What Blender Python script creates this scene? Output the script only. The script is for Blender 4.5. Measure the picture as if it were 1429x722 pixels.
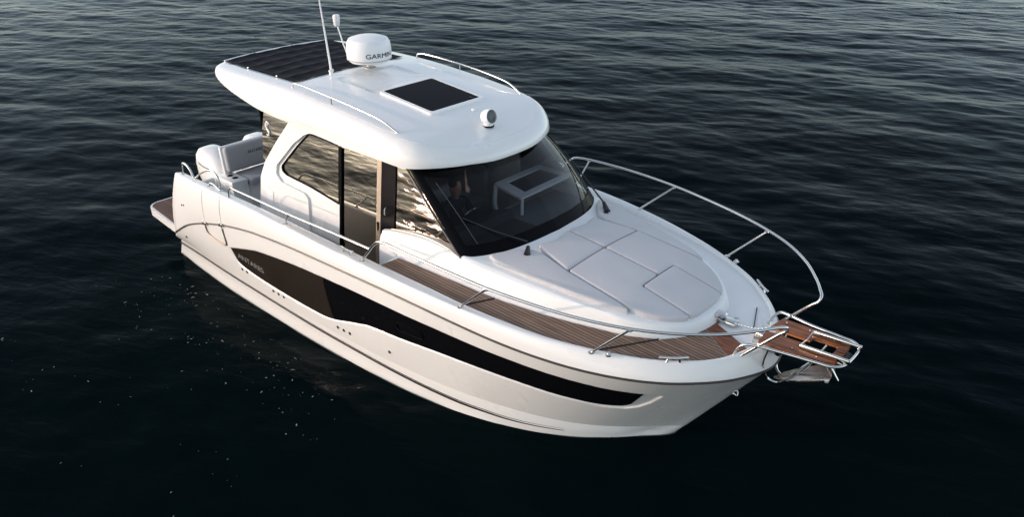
import bpy, bmesh, math, random
import numpy as np
from mathutils import Vector, Matrix
from mathutils.geometry import tessellate_polygon

for o in list(bpy.data.objects): bpy.data.objects.remove(o)
SC = bpy.context.scene
COL = SC.collection
random.seed(4); np.random.seed(4)

# ------------------------------------------------------------------ camera
cam_d = bpy.data.cameras.new('camera'); cam = bpy.data.objects.new('camera', cam_d); COL.objects.link(cam)
cam.location = (12.649, -7.2031, 6.3361)
AZ, PITCH = 2.28905268, 0.47298807
fw = Vector((math.cos(AZ)*math.cos(PITCH), math.sin(AZ)*math.cos(PITCH), -math.sin(PITCH)))
cam.rotation_euler = fw.to_track_quat('-Z', 'Y').to_euler()
cam_d.sensor_width = 36; cam_d.lens = 36*1139.58/1429
cam_d.clip_start = .1; cam_d.clip_end = 20000
SC.camera = cam
# ------------------------------------------------------------------ light
SUN_AZ, SUN_EL = math.radians(-133), math.radians(11)      # direction towards the sun
w = bpy.data.worlds.new('World'); SC.world = w; w.use_nodes = True
nt = w.node_tree; nt.nodes.clear()
sky = nt.nodes.new('ShaderNodeTexSky'); sky.sky_type = 'NISHITA'; sky.sun_disc = False
sky.sun_elevation = SUN_EL; sky.sun_rotation = math.pi/2 - SUN_AZ
sky.air_density = 1.0; sky.dust_density = 1.0; sky.ozone_density = 1.6
bg = nt.nodes.new('ShaderNodeBackground'); bg.inputs[1].default_value = 0.15
wo = nt.nodes.new('ShaderNodeOutputWorld')
hs = nt.nodes.new('ShaderNodeHueSaturation'); hs.inputs['Saturation'].default_value = .55
nt.links.new(sky.outputs[0], hs.inputs['Color']); nt.links.new(hs.outputs[0], bg.inputs[0]); nt.links.new(bg.outputs[0], wo.inputs[0])
sd = bpy.data.lights.new('sun', 'SUN'); sd.energy = .85; sd.angle = math.radians(.6); sd.color = (1.0, .70, .58)
sun = bpy.data.objects.new('sun', sd); COL.objects.link(sun)
sdir = Vector((math.cos(SUN_AZ)*math.cos(SUN_EL), math.sin(SUN_AZ)*math.cos(SUN_EL), math.sin(SUN_EL)))
sun.rotation_euler = sdir.to_track_quat('Z', 'Y').to_euler(); sun.location = sdir*60
vs = SC.view_settings; vs.view_transform = 'Standard'; vs.look = 'None'; vs.gamma = 1; vs.use_curve_mapping = False
vs.exposure = 1.22
SC.cycles.max_bounces = 8; SC.cycles.transparent_max_bounces = 12

# ------------------------------------------------------------------ materials
def mat(name, col, rough=.4, metal=0, coat=0, spec=.5, bump=None, var=None, ior=1.5):
    m = bpy.data.materials.new(name); m.use_nodes = True; t = m.node_tree; b = t.nodes['Principled BSDF']
    b.inputs['Base Color'].default_value = (*col, 1); b.inputs['Roughness'].default_value = rough
    b.inputs['Metallic'].default_value = metal; b.inputs['Coat Weight'].default_value = coat
    b.inputs['Coat Roughness'].default_value = .06; b.inputs['Specular IOR Level'].default_value = spec
    b.inputs['IOR'].default_value = ior
    tc = t.nodes.new('ShaderNodeTexCoord')
    if var:
        n = t.nodes.new('ShaderNodeTexNoise'); n.inputs['Scale'].default_value = var[0]; n.inputs['Detail'].default_value = 5
        t.links.new(tc.outputs['Object'], n.inputs['Vector'])
        r = t.nodes.new('ShaderNodeValToRGB'); r.color_ramp.elements[0].position = .2; r.color_ramp.elements[1].position = .8
        r.color_ramp.elements[0].color = (*[c*(1-var[1]) for c in col], 1); r.color_ramp.elements[1].color = (*[min(1, c*(1+var[1])) for c in col], 1)
        t.links.new(n.outputs[0], r.inputs[0]); t.links.new(r.outputs[0], b.inputs['Base Color'])
        mr = t.nodes.new('ShaderNodeMapRange'); mr.inputs[3].default_value = rough*.85; mr.inputs[4].default_value = min(1, rough*1.15)
        t.links.new(n.outputs[0], mr.inputs[0]); t.links.new(mr.outputs[0], b.inputs['Roughness'])
    if bump:
        n = t.nodes.new('ShaderNodeTexNoise'); n.inputs['Scale'].default_value = bump[0]; n.inputs['Detail'].default_value = 4
        t.links.new(tc.outputs['Object'], n.inputs['Vector'])
        bp = t.nodes.new('ShaderNodeBump'); bp.inputs['Strength'].default_value = bump[1]; bp.inputs['Distance'].default_value = .01
        t.links.new(n.outputs[0], bp.inputs['Height']); t.links.new(bp.outputs[0], b.inputs['Normal'])
    return m
GEL = mat('gelcoat', (.79, .785, .77), .28, coat=.7, var=(.8, .012))
GELM = mat('gelcoat_matte', (.78, .79, .79), .45, bump=(260, .25), var=(1.6, .03))
CUSH = mat('cushion_vinyl', (.515, .51, .525), .62, bump=(26, .22), var=(3, .04))
SEATG = mat('seat_vinyl', (.34, .34, .36), .6, bump=(20, .2))
STEEL = mat('stainless', (.62, .61, .60), .14, metal=1, var=(6, .08))
BLACK = mat('black_gloss', (.004, .004, .005), .18, ior=1.12)
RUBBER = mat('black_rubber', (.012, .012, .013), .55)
FABRIC = mat('black_canvas', (.008, .008, .011), .75, ior=1.25, bump=(60, .3), var=(7, .3))
DASH = mat('dash_black', (.010, .010, .013), .7, bump=(90, .3))
DASH_GLARE = mat('dash_glare_grey', (.12, .125, .14), .7, bump=(90, .3))  # port dash half: glare put into the colour as an even grey
BEIGE = mat('door_frame_metal', (.30, .25, .20), .3, metal=.7)
DARKBAND = mat('rub_rail', (.035, .028, .026), .35)
CHARC = mat('lettering', (.02, .02, .022), .4, ior=1.2)
SILVER = mat('silver_lettering', (.5, .5, .5), .3, metal=.6)
WHITEP = mat('white_paint', (.82, .82, .82), .35)
INT = mat('cabin_lining', (.07, .065, .06), .7)
GREENB = mat('antifouling', (.05, .075, .06), .6, var=(4, .3))

def wood(name, c0, c1, planks=None, rough=.5, seam=.1, axis=1):
    m = bpy.data.materials.new(name); m.use_nodes = True; t = m.node_tree; N = t.nodes; L = t.links; b = N['Principled BSDF']
    tc = N.new('ShaderNodeTexCoord'); mp = N.new('ShaderNodeMapping'); mp.inputs['Scale'].default_value = (1.6, 22, 22)
    L.new(tc.outputs['Object'], mp.inputs[0])
    n = N.new('ShaderNodeTexNoise'); n.inputs['Scale'].default_value = 2.2; n.inputs['Detail'].default_value = 7; L.new(mp.outputs[0], n.inputs[0])
    r = N.new('ShaderNodeValToRGB'); r.color_ramp.elements[0].position = .3; r.color_ramp.elements[1].position = .7
    r.color_ramp.elements[0].color = (*c0, 1); r.color_ramp.elements[1].color = (*c1, 1); L.new(n.outputs[0], r.inputs[0])
    b.inputs['Roughness'].default_value = rough; b.inputs['IOR'].default_value = 1.3
    out = r.outputs[0]
    if planks:
        sx = N.new('ShaderNodeSeparateXYZ'); L.new(tc.outputs['Object'], sx.inputs[0])
        d = N.new('ShaderNodeMath'); d.operation = 'DIVIDE'; d.inputs[1].default_value = planks; L.new(sx.outputs[axis], d.inputs[0])
        fl = N.new('ShaderNodeMath'); fl.operation = 'FLOOR'; L.new(d.outputs[0], fl.inputs[0])
        wn = N.new('ShaderNodeTexWhiteNoise'); wn.noise_dimensions = '1D'; L.new(fl.outputs[0], wn.inputs['W'])
        mr = N.new('ShaderNodeMapRange'); mr.inputs[3].default_value = .8; mr.inputs[4].default_value = 1.15; L.new(wn.outputs[0], mr.inputs[0])
        mx = N.new('ShaderNodeVectorMath'); mx.operation = 'SCALE'; L.new(out, mx.inputs[0]); L.new(mr.outputs[0], mx.inputs['Scale'])
        fr = N.new('ShaderNodeMath'); fr.operation = 'FRACT'; L.new(d.outputs[0], fr.inputs[0])
        lt = N.new('ShaderNodeMath'); lt.operation = 'LESS_THAN'; lt.inputs[1].default_value = seam; L.new(fr.outputs[0], lt.inputs[0])
        mix = N.new('ShaderNodeMix'); mix.data_type = 'RGBA'; L.new(lt.outputs[0], mix.inputs['Factor'])
        L.new(mx.outputs[0], mix.inputs[6]); mix.inputs[7].default_value = (.006, .005, .005, 1); out = mix.outputs[2]
    L.new(out, b.inputs['Base Color'])
    bp = N.new('ShaderNodeBump'); bp.inputs['Strength'].default_value = .25; bp.inputs['Distance'].default_value = .004
    L.new(n.outputs[0], bp.inputs['Height']); L.new(bp.outputs[0], b.inputs['Normal'])
    return m
TEAK = wood('teak_planks', (.165, .10, .068), (.29, .19, .135), .047, seam=.2)
TEAKP = wood('platform_teak', (.075, .030, .016), (.16, .072, .042), .06, seam=.08)
MAHO = wood('mahogany', (.06, .018, .008), (.33, .115, .05), None, .3)

def glass(name, tint, refl, rough=.0, ior=1.5, tr=1.0):
    m = bpy.data.materials.new(name); m.use_nodes = True; t = m.node_tree; t.nodes.clear(); N = t.nodes; L = t.links
    o = N.new('ShaderNodeOutputMaterial'); mx = N.new('ShaderNodeMixShader'); tp = N.new('ShaderNodeBsdfTransparent'); g = N.new('ShaderNodeBsdfGlossy')
    tp.inputs[0].default_value = (*tint, 1); g.inputs['Color'].default_value = (*refl, 1); g.inputs['Roughness'].default_value = rough
    f = N.new('ShaderNodeFresnel'); f.inputs[0].default_value = ior
    L.new(f.outputs[0], mx.inputs[0]); L.new(tp.outputs[0], mx.inputs[1]); L.new(g.outputs[0], mx.inputs[2]); L.new(mx.outputs[0], o.inputs[0])
    return m
G_WIND = glass('windscreen_glass', (.52, .55, .58), (1, 1, 1), 0, 1.27)
G_SIDE = glass('tinted_side_glass', (.10, .09, .08), (1, .88, .74), 0, 3.2)
G_HATCH = glass('smoked_acrylic', (.05, .05, .055), (1, 1, 1), .02, 1.4)
G_CLEAR = glass('clear_lens', (.6, .62, .64), (1, 1, 1), 0, 1.25)
HULLG = mat('hull_window_glass', (.004, .004, .005), .03, spec=.6)
HULLG2 = mat('hull_panel_bronze', (.022, .017, .014), .12, spec=.6, var=(2.5, .2))

# ------------------------------------------------------------------ helpers
def mobj(name, V, F, m, parent=None, smooth=True, ang=35, mats=None, fm=None):
    me = bpy.data.meshes.new(name); me.from_pydata([tuple(map(float, v)) for v in V], [], [tuple(int(i) for i in f) for f in F])
    me.materials.append(m)
    if mats:
        for q in mats: me.materials.append(q)
    if fm is not None: me.polygons.foreach_set('material_index', fm)
    me.validate()
    bm = bmesh.new(); bm.from_mesh(me); bmesh.ops.remove_doubles(bm, verts=bm.verts, dist=1e-5)
    bmesh.ops.recalc_face_normals(bm, faces=bm.faces)
    if smooth:
        for f in bm.faces: f.smooth = True
        for e in bm.edges:
            if len(e.link_faces) == 2 and e.calc_face_angle(0) > math.radians(ang): e.smooth = False
    bm.to_mesh(me); bm.free()
    o = bpy.data.objects.new(name, me); COL.objects.link(o)
    if parent: o.parent = parent
    return o
class MB:
    def __init__(s): s.V = []; s.F = []
    def add(s, V, F):
        k = len(s.V); s.V += [tuple(map(float, v)) for v in V]; s.F += [tuple(int(i)+k for i in f) for f in F]; return s
    def grid(s, P, closeu=False, closev=False):
        P = np.asarray(P, float); n, m = P.shape[:2]; F = []
        for i in range(n if closeu else n-1):
            for j in range(m if closev else m-1):
                a, b = i, (i+1) % n; c, d = j, (j+1) % m
                F.append((a*m+c, b*m+c, b*m+d, a*m+d))
        return s.add(P.reshape(-1, 3), F)
    def tube(s, pts, r=.0125, n=12, smooth=8, caps=True, rs=None):
        P = [Vector(p) for p in pts]
        if smooth and len(P) > 2:
            Q = []
            for i in range(len(P)-1):
                p0 = P[i-1] if i else P[0]*2-P[1]; p1 = P[i]; p2 = P[i+1]; p3 = P[i+2] if i+2 < len(P) else P[-1]*2-P[-2]
                t01 = max((p1-p0).length, 1e-5)**.5; t12 = max((p2-p1).length, 1e-5)**.5; t23 = max((p3-p2).length, 1e-5)**.5
                m1 = (p2-p1) + t12*((p1-p0)/t01-(p2-p0)/(t01+t12)); m2 = (p2-p1)+t12*((p3-p2)/t23-(p3-p1)/(t12+t23))
                for k in range(smooth):
                    t = k/smooth
                    Q.append((2*t**3-3*t*t+1)*p1+(t**3-2*t*t+t)*m1+(-2*t**3+3*t*t)*p2+(t**3-t*t)*m2)
            Q.append(P[-1]); P = Q
        k0 = len(P); rings = []; up = None
        for i, p in enumerate(P):
            d = (P[min(i+1, k0-1)]-P[max(i-1, 0)]).normalized()
            if up is None:
                up = d.orthogonal().normalized()
            up = (up - d*up.dot(d)).normalized(); sd_ = d.cross(up)
            rr = r if rs is None else float(np.interp(i/(k0-1), np.linspace(0, 1, len(rs)), rs))
            rings.append([p+rr*(math.cos(a)*up+math.sin(a)*sd_) for a in np.arange(n)*2*math.pi/n])
        b = len(s.V); s.grid([[tuple(v) for v in q] for q in rings], closev=True)
        if caps: s.F.append(tuple(range(b, b+n))); s.F.append(tuple(range(b+(k0-1)*n, b+k0*n)))
        return s
    def box(s, c, d, bev=.01, R=None, seg=2):
        bm = bmesh.new(); bmesh.ops.create_cube(bm, size=1); bmesh.ops.scale(bm, vec=d, verts=bm.verts)
        if bev: bmesh.ops.bevel(bm, geom=bm.edges[:], offset=min(bev, min(d)*.49), segments=seg, profile=.5, affect='EDGES')
        M = Matrix.Translation(c)
        if R is not None: M = M @ R.to_4x4()
        bmesh.ops.transform(bm, matrix=M, verts=bm.verts); bm.verts.index_update()
        s.add([v.co[:] for v in bm.verts], [[v.index for v in f.verts] for f in bm.faces]); bm.free(); return s
    def lathe(s, prof, c=(0, 0, 0), n=32, R=None, sx=1, sy=1):
        P = []
        for r, z in prof:
            row = []
            for k in range(n):
                v = Vector((r*math.cos(2*math.pi*k/n)*sx, r*math.sin(2*math.pi*k/n)*sy, z))
                if R is not None: v = R @ v
                row.append(tuple(v+Vector(c)))
            P.append(row)
        b = len(s.V); s.grid(P, closev=True); m = len(prof)
        s.F.append(tuple(range(b, b+n))); s.F.append(tuple(range(b+(m-1)*n, b+m*n))); return s
    def prism(s, loops, f, th, bev=0):
        """loops: outer + holes in 2D; f(u,v,t) -> 3D with t in (0, th)"""
        L3 = [[Vector((u, v, 0)) for u, v in lp] for lp in loops]
        tri = tessellate_polygon(L3); flat = [p for lp in loops for p in lp]; n = len(flat)
        V = [f(u, v, 0) for u, v in flat]+[f(u, v, th) for u, v in flat]
        F = [tuple(t) for t in tri]+[tuple(i+n for i in t[::-1]) for t in tri]
        k = 0
        for lp in loops:
            m = len(lp)
            for i in range(m): F.append((k+i, k+(i+1) % m, n+k+(i+1) % m, n+k+i))
            k += m
        return s.add(V, F)
    def build(s, name, m, parent=None, smooth=True, ang=35): return mobj(name, s.V, s.F, m, parent, smooth, ang)
def empty(name, loc=(0, 0, 0)):
    o = bpy.data.objects.new(name, None); COL.objects.link(o); o.location = loc; return o
def tag(o, label=None, cat=None, group=None, kind=None):
    if label: o['label'] = label
    if cat: o['category'] = cat
    if group: o['group'] = group
    if kind: o['kind'] = kind
    return o
def pchip(x, y):
    x = np.asarray(x, float); y = np.asarray(y, float); h = np.diff(x); d = np.diff(y)/h; m = np.zeros(len(x))
    for i in range(1, len(x)-1):
        if d[i-1]*d[i] > 0:
            w1 = 2*h[i]+h[i-1]; w2 = h[i]+2*h[i-1]; m[i] = (w1+w2)/(w1/d[i-1]+w2/d[i])
    m[0] = d[0]; m[-1] = d[-1]
    def f(t):
        t = np.clip(np.asarray(t, float), x[0], x[-1]); k = np.clip(np.searchsorted(x, t)-1, 0, len(x)-2)
        s_ = (t-x[k])/h[k]
        return (2*s_**3-3*s_**2+1)*y[k]+(s_**3-2*s_**2+s_)*h[k]*m[k]+(-2*s_**3+3*s_**2)*y[k+1]+(s_**3-s_**2)*h[k]*m[k+1]
    return f
def rounded(poly, r, n=5):
    """round the corners of a 2D polygon; r scalar or list"""
    out = []; N_ = len(poly)
    for i in range(N_):
        p = np.array(poly[i], float); a = np.array(poly[i-1], float); b = np.array(poly[(i+1) % N_], float)
        rr = r[i] if isinstance(r, (list, tuple)) else r
        la, lb = np.linalg.norm(a-p), np.linalg.norm(b-p); q = min(rr, la*.45, lb*.45)
        p0 = p+(a-p)/la*q; p1 = p+(b-p)/lb*q
        for k in range(n+1):
            t = k/n; out.append(tuple((1-t)**2*p0+2*t*(1-t)*p+t*t*p1))
    return out
def smooth2d(pts, n=6, closed=False):
    P = [np.array(p, float) for p in pts]; out = []; m = len(P)
    for i in range(m if closed else m-1):
        if closed: p0, p1, p2, p3 = P[i-1], P[i], P[(i+1) % m], P[(i+2) % m]
        else: p0 = P[max(i-1, 0)]; p1 = P[i]; p2 = P[i+1]; p3 = P[min(i+2, m-1)]
        for k in range(n):
            t = k/n; out.append(tuple(.5*((2*p1)+(-p0+p2)*t+(2*p0-5*p1+4*p2-p3)*t*t+(-p0+3*p1-3*p2+p3)*t**3)))
    if not closed: out.append(tuple(P[-1]))
    return out
def text_mesh(s, size, extr=.002):
    c = bpy.data.curves.new('t', 'FONT'); c.body = s; c.size = size; c.extrude = extr; c.resolution_u = 4
    o = bpy.data.objects.new('t', c); COL.objects.link(o); dg = bpy.context.evaluated_depsgraph_get()
    me = bpy.data.meshes.new_from_object(o.evaluated_get(dg)); V = [v.co[:] for v in me.vertices]; F = [tuple(p.vertices) for p in me.polygons]
    bpy.data.objects.remove(o); bpy.data.meshes.remove(me); bpy.data.curves.remove(c); return np.array(V), F

# ------------------------------------------------------------------ water
def fft_tile(L, N, lmin, lpk, rms, wind, seed, spread=2):
    rng = np.random.default_rng(seed); k = np.fft.fftfreq(N, L/N)*2*np.pi; kx, ky = np.meshgrid(k, k, indexing='ij'); K = np.hypot(kx, ky); K[0, 0] = 1e9
    kp = 2*np.pi/lpk; ang = np.arctan2(ky, kx)-wind
    P = K**-3.9*np.exp(-1.25*(kp/K)**2)*np.exp(-(K*lmin/6.28)**2)*(.12+np.abs(np.cos(ang))**spread)
    H = (rng.normal(size=(N, N))+1j*rng.normal(size=(N, N)))*np.sqrt(P); h = np.fft.ifft2(H).real; return h/h.std()*rms
def sample(h, L, X, Y):
    N = h.shape[0]; u = (X/L*N) % N; v = (Y/L*N) % N; i = np.floor(u).astype(int); j = np.floor(v).astype(int); a = u-i; b = v-j
    i1 = (i+1) % N; j1 = (j+1) % N; i %= N; j %= N
    return h[i, j]*(1-a)*(1-b)+h[i1, j]*a*(1-b)+h[i, j1]*(1-a)*b+h[i1, j1]*a*b
T1 = fft_tile(43.0, 768, .30, 5.5, .018, 1.95, 1, 5)
T2 = fft_tile(13.7, 320, .12, .9, .0034, 2.45, 2, 4)
def wave(X, Y):
    c, s = math.cos(.5), math.sin(.5)
    return sample(T1, 43.0, X, Y)+sample(T2, 13.7, c*X-s*Y, s*X+c*Y)
def spaced(lo, hi, d, far, n):
    a = np.arange(lo, hi+d/2, d); g = np.geomspace(d, far, n); g = np.cumsum(g/g.sum()*far)
    return np.concatenate([lo-g[::-1], a, hi+g])
gx = spaced(-27, 15, .085, 9000, 60); gy = spaced(-10, 34, .085, 9000, 60)
X, Y = np.meshgrid(gx, gy, indexing='ij')
dist = np.maximum(np.maximum(-27-X, X-15), np.maximum(-10-Y, Y-34)); att = np.exp(-np.maximum(dist, 0)/25)
Z = wave(X, Y)*att
n, m_ = X.shape
me = bpy.data.meshes.new('water'); me.vertices.add(n*m_); me.vertices.foreach_set('co', np.stack([X, Y, Z], -1).ravel())
I = np.arange(n*m_).reshape(n, m_); Q = np.stack([I[:-1, :-1], I[1:, :-1], I[1:, 1:], I[:-1, 1:]], -1).reshape(-1, 4)
me.loops.add(Q.size); me.loops.foreach_set('vertex_index', Q.ravel()); me.polygons.add(len(Q)); me.polygons.foreach_set('loop_start', np.arange(len(Q))*4); me.polygons.foreach_set('loop_total', np.full(len(Q), 4))
me.polygons.foreach_set('use_smooth', np.ones(len(Q), bool)); me.update(calc_edges=True)
wm = bpy.data.materials.new('sea_water'); wm.use_nodes = True; t = wm.node_tree; N = t.nodes; L = t.links; b = N['Principled BSDF']
b.inputs['Base Color'].default_value = (.0012, .0043, .0052, 1); b.inputs['Roughness'].default_value = .5; b.inputs['Specular IOR Level'].default_value = 0
wout = [q for q in N if q.type == 'OUTPUT_MATERIAL'][0]
fr_ = N.new('ShaderNodeFresnel'); fr_.inputs[0].default_value = 1.333
pw = N.new('ShaderNodeMath'); pw.operation = 'POWER'; pw.inputs[1].default_value = 2.1; L.new(fr_.outputs[0], pw.inputs[0])
ml = N.new('ShaderNodeMath'); ml.operation = 'MULTIPLY'; ml.inputs[1].default_value = 1.22; ml.use_clamp = True; L.new(pw.outputs[0], ml.inputs[0])
gl = N.new('ShaderNodeBsdfGlossy'); gl.inputs['Roughness'].default_value = .09; gl.inputs['Color'].default_value = (.84, .91, .98, 1)
mxs = N.new('ShaderNodeMixShader'); L.new(ml.outputs[0], mxs.inputs[0]); L.new(b.outputs[0], mxs.inputs[1]); L.new(gl.outputs[0], mxs.inputs[2]); L.new(mxs.outputs[0], wout.inputs[0])
tc = N.new('ShaderNodeTexCoord'); mp = N.new('ShaderNodeMapping'); mp.vector_type = 'TEXTURE'; mp.inputs['Rotation'].default_value = (0, 0, 1.95); mp.inputs['Scale'].default_value = (1, 2.6, 1); L.new(tc.outputs['Object'], mp.inputs[0])
n1 = N.new('ShaderNodeTexNoise'); n1.inputs['Scale'].default_value = 5.6; n1.inputs['Detail'].default_value = 5; n1.inputs['Roughness'].default_value = .55; n1.inputs['Distortion'].default_value = .5; L.new(mp.outputs[0], n1.inputs[0])
n2 = N.new('ShaderNodeTexNoise'); n2.inputs['Scale'].default_value = .9; n2.inputs['Detail'].default_value = 3; L.new(mp.outputs[0], n2.inputs[0])
b1 = N.new('ShaderNodeBump'); b1.inputs['Strength'].default_value = 1; b1.inputs['Distance'].default_value = .014; L.new(n1.outputs[0], b1.inputs['Height'])
b2 = N.new('ShaderNodeBump'); b2.inputs['Strength'].default_value = 1; b2.inputs['Distance'].default_value = .05; L.new(n2.outputs[0], b2.inputs['Height']); L.new(b1.outputs[0], b2.inputs['Normal'])
L.new(b2.outputs[0], gl.inputs['Normal']); L.new(b2.outputs[0], fr_.inputs['Normal'])
n3 = N.new('ShaderNodeTexNoise'); n3.inputs['Scale'].default_value = .09; n3.inputs['Detail'].default_value = 2; L.new(tc.outputs['Object'], n3.inputs[0])
mr3 = N.new('ShaderNodeMapRange'); mr3.inputs[1].default_value = .38; mr3.inputs[2].default_value = .62; mr3.inputs[3].default_value = .35; mr3.inputs[4].default_value = 1; L.new(n3.outputs[0], mr3.inputs[0]); L.new(mr3.outputs[0], b1.inputs['Strength'])
n4 = N.new('ShaderNodeTexNoise'); n4.inputs['Scale'].default_value = 13; n4.inputs['Detail'].default_value = 3; L.new(mp.outputs[0], n4.inputs[0])
b4 = N.new('ShaderNodeBump'); b4.inputs['Distance'].default_value = .004; L.new(n4.outputs[0], b4.inputs['Height']); L.new(b4.outputs[0], b1.inputs['Normal']); L.new(mr3.outputs[0], b4.inputs['Strength'])
me.materials.append(wm); wat = bpy.data.objects.new('water', me); COL.objects.link(wat); tag(wat, kind='structure')

# ------------------------------------------------------------------ hull surface
def line(pts):
    P = np.array(pts, float); x0, x1 = P[0, 0], P[-1, 0]; u = 1-np.sqrt(np.maximum(0, 1-(P[:, 0]-x0)/(x1-x0)))
    fy, fz = pchip(u, P[:, 1]), pchip(u, P[:, 2])
    def f(s):                                  # s in 0..1 along length
        x = x0+(x1-x0)*s; uu = 1-np.sqrt(np.maximum(0, 1-s)); return np.stack([x, fy(uu), fz(uu)], -1)
    return f
yw_x = [.05, 1, 2, 3, 4, 5, 5.5, 6, 6.3, 6.74, 7.1, 7.44, 7.75, 8.03, 8.3, 8.54, 8.76, 9.0]
yw_y = [1.47, 1.57, 1.64, 1.67, 1.685, 1.67, 1.64, 1.6, 1.56, 1.5, 1.42, 1.29, 1.145, .98, .79, .58, .335, 0]
ywf = lambda x: float(np.interp(x, yw_x, yw_y))
K_keel = line([(.0, .75, -.5), (4, .8, -.6), (6, .7, -.6), (7.5, .35, -.55), (8.3, .1, -.5), (8.55, 0, -.4)])
K_wl = line([(x, y, 0) for x, y in zip(yw_x, yw_y)])
K_st = line([(.28, 1.53, .29), (1.2, ywf(1.2)+.03, .34), (2.3, ywf(2.3)+.03, .345), (3.4, ywf(3.4)+.03, .33), (4.1, 1.715, .315), (5.3, 1.685, .28), (6, 1.63, .24), (6.8, 1.52, .20), (7.1, 1.447, .185), (7.5, 1.295, .14), (8.07, .985, .10), (8.54, .61, .08), (8.8, .30, .08), (9.06, 0, .08)])
K_ch = line([(.42, 1.60, .43), (2, 1.71, .45), (4, 1.76, .45), (5.3, 1.735, .44), (5.97, 1.683, .425), (6.81, 1.57, .41), (7.49, 1.346, .35), (7.93, 1.119, .285), (8.32, .849, .235), (8.56, .636, .21), (8.78, .41, .19), (9.0, .17, .17), (9.13, 0, .17)])
K_rub = line([(.62, 1.75, .66), (.78, 1.787, .756), (1.24, 1.812, 1.007), (1.76, 1.838, 1.197), (2.57, 1.873, 1.41), (3.34, 1.9, 1.54), (4.35, 1.925, 1.622), (5.3, 1.932, 1.652), (6.0, 1.923, 1.662), (6.66, 1.893, 1.645), (7.0, 1.857, 1.617), (7.6, 1.779, 1.567), (8.15, 1.665, 1.526), (8.59, 1.534, 1.503), (8.97, 1.371, 1.488), (9.32, 1.155, 1.474), (9.62, .873, 1.46), (9.8, .64, 1.447), (9.95, .341, 1.43), (10.027, 0, 1.41)])
K_cr = line([(.89, 1.70, 1.74), (1.95, 1.805, 1.80), (2.84, 1.845, 1.838), (3.5, 1.87, 1.85), (4.1, 1.888, 1.85), (4.9, 1.905, 1.842), (6.3, 1.89, 1.828), (6.77, 1.859, 1.81), (7.2, 1.81, 1.785), (7.64, 1.74, 1.757), (8.14, 1.625, 1.722), (8.5, 1.503, 1.704), (8.8, 1.368, 1.687), (9.1, 1.214, 1.669), (9.37, 1.007, 1.655), (9.66, .70, 1.645), (9.82, .445, 1.64), (9.91, .2, 1.636), (9.95, 0, 1.635)])
K_in = line([(.97, 1.60, 1.745), (1.95, 1.67, 1.80), (3.5, 1.73, 1.85), (5.72, 1.745, 1.835), (6.6, 1.725, 1.815), (7.1, 1.70, 1.785), (7.64, 1.639, 1.757), (8.15, 1.54, 1.724), (8.62, 1.385, 1.70), (8.88, 1.265, 1.685), (9.25, 1.045, 1.66), (9.43, .885, 1.65), (9.63, .66, 1.643), (9.73, .46, 1.64), (9.80, .24, 1.636), (9.84, 0, 1.634)])
def zdeck(x): return np.interp(x, [5.7, 6.6, 7.6, 8.6, 9.4, 9.84], [1.78, 1.745, 1.705, 1.67, 1.635, 1.61])
W_T = smooth2d([(2.452, 1.011), (3.0, 1.165), (3.372, 1.247), (4.192, 1.345), (5.187, 1.40), (5.851, 1.41), (6.5, 1.40), (7.0, 1.372), (7.7, 1.32), (8.154, 1.27), (8.561, 1.22), (8.8, 1.18), (9.087, 1.145)], 6)
W_B = smooth2d([(8.876, .85), (8.768, .80), (8.579, .795), (8.211, .855), (7.777, .937), (7.29, .99), (6.74, 1.00), (6.156, .974), (5.798, .955), (5.547, .93), (5.389, .885), (5.162, .82), (4.93, .745), (4.743, .695), (4.503, .668), (4.07, .67), (3.743, .678), (3.169, .70), (2.734, .745), (2.60, .785), (2.548, .82)], 5)
WIN = W_T+W_B
WPOLY = np.array(WIN+[])
def poly_sdist(P, x, z):
    """signed distance (negative inside) to a polygon"""
    A = P; B = np.roll(P, -1, 0); d = np.full(x.shape, 1e9); inside = np.zeros(x.shape, bool)
    for a, c in zip(A, B):
        e = c-a; wv = np.stack([x-a[0], z-a[1]], -1); tt = np.clip((wv@e)/(e@e+1e-12), 0, 1); q = wv-tt[..., None]*e; d = np.minimum(d, np.hypot(q[..., 0], q[..., 1]))
        cond = (a[1] > z) != (c[1] > z); xi = (c[0]-a[0])*(z-a[1])/(c[1]-a[1]+1e-12)+a[0]; inside ^= cond & (x < xi)
    return np.where(inside, -d, d)
SCOOP = np.array(WIN[:60]+[(9.12, 1.15), (9.24, 1.12), (9.08, .93), (8.93, .80), (8.80, .745), (8.58, .755)]+[p for p in W_B if p[0] < 8.3])
ns = 560
s1 = np.concatenate([np.linspace(0, .86, 420, endpoint=False), .86+.14*np.sin(np.linspace(0, 1, 140)*math.pi/2)]); s1[-1] = 1
def topside(sv, tv):
    """hull skin between knuckle and rub rail: sv along (n,), tv up (m,) -> (n,m,3)"""
    a = K_ch(sv)[:, None, :]; b_ = K_rub(sv)[:, None, :]; t_ = tv[None, :, None]; P = a+(b_-a)*t_
    bow = np.clip((sv-.62)/.3, 0, 1)[:, None]; bumpv = (.03*(1-bow)-.055*bow*np.sqrt(np.maximum(0, 1-sv))[:, None]*1.4)*4*tv[None, :]*(1-tv[None, :])
    P[..., 1] = P[..., 1]+bumpv
    return P
tv = np.linspace(0, 1, 110)
TS = topside(s1, tv)
def hull_y(x, z, it=12):
    """half breadth of the topside at (x, z)"""
    tt = .5; ss = (x-.5)/9.3
    for _ in range(it):
        P = topside(np.array([ss]), np.array([tt]))[0, 0]; a = K_ch(np.array([ss]))[0]; b_ = K_rub(np.array([ss]))[0]
        tt = min(max(tt+(z-P[2])/(b_[2]-a[2]+1e-9), -.1), 1.1); ss = min(max(ss+(x-P[0])/9.4, 0), .9999)
    return topside(np.array([ss]), np.array([tt]))[0, 0][1]
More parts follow.
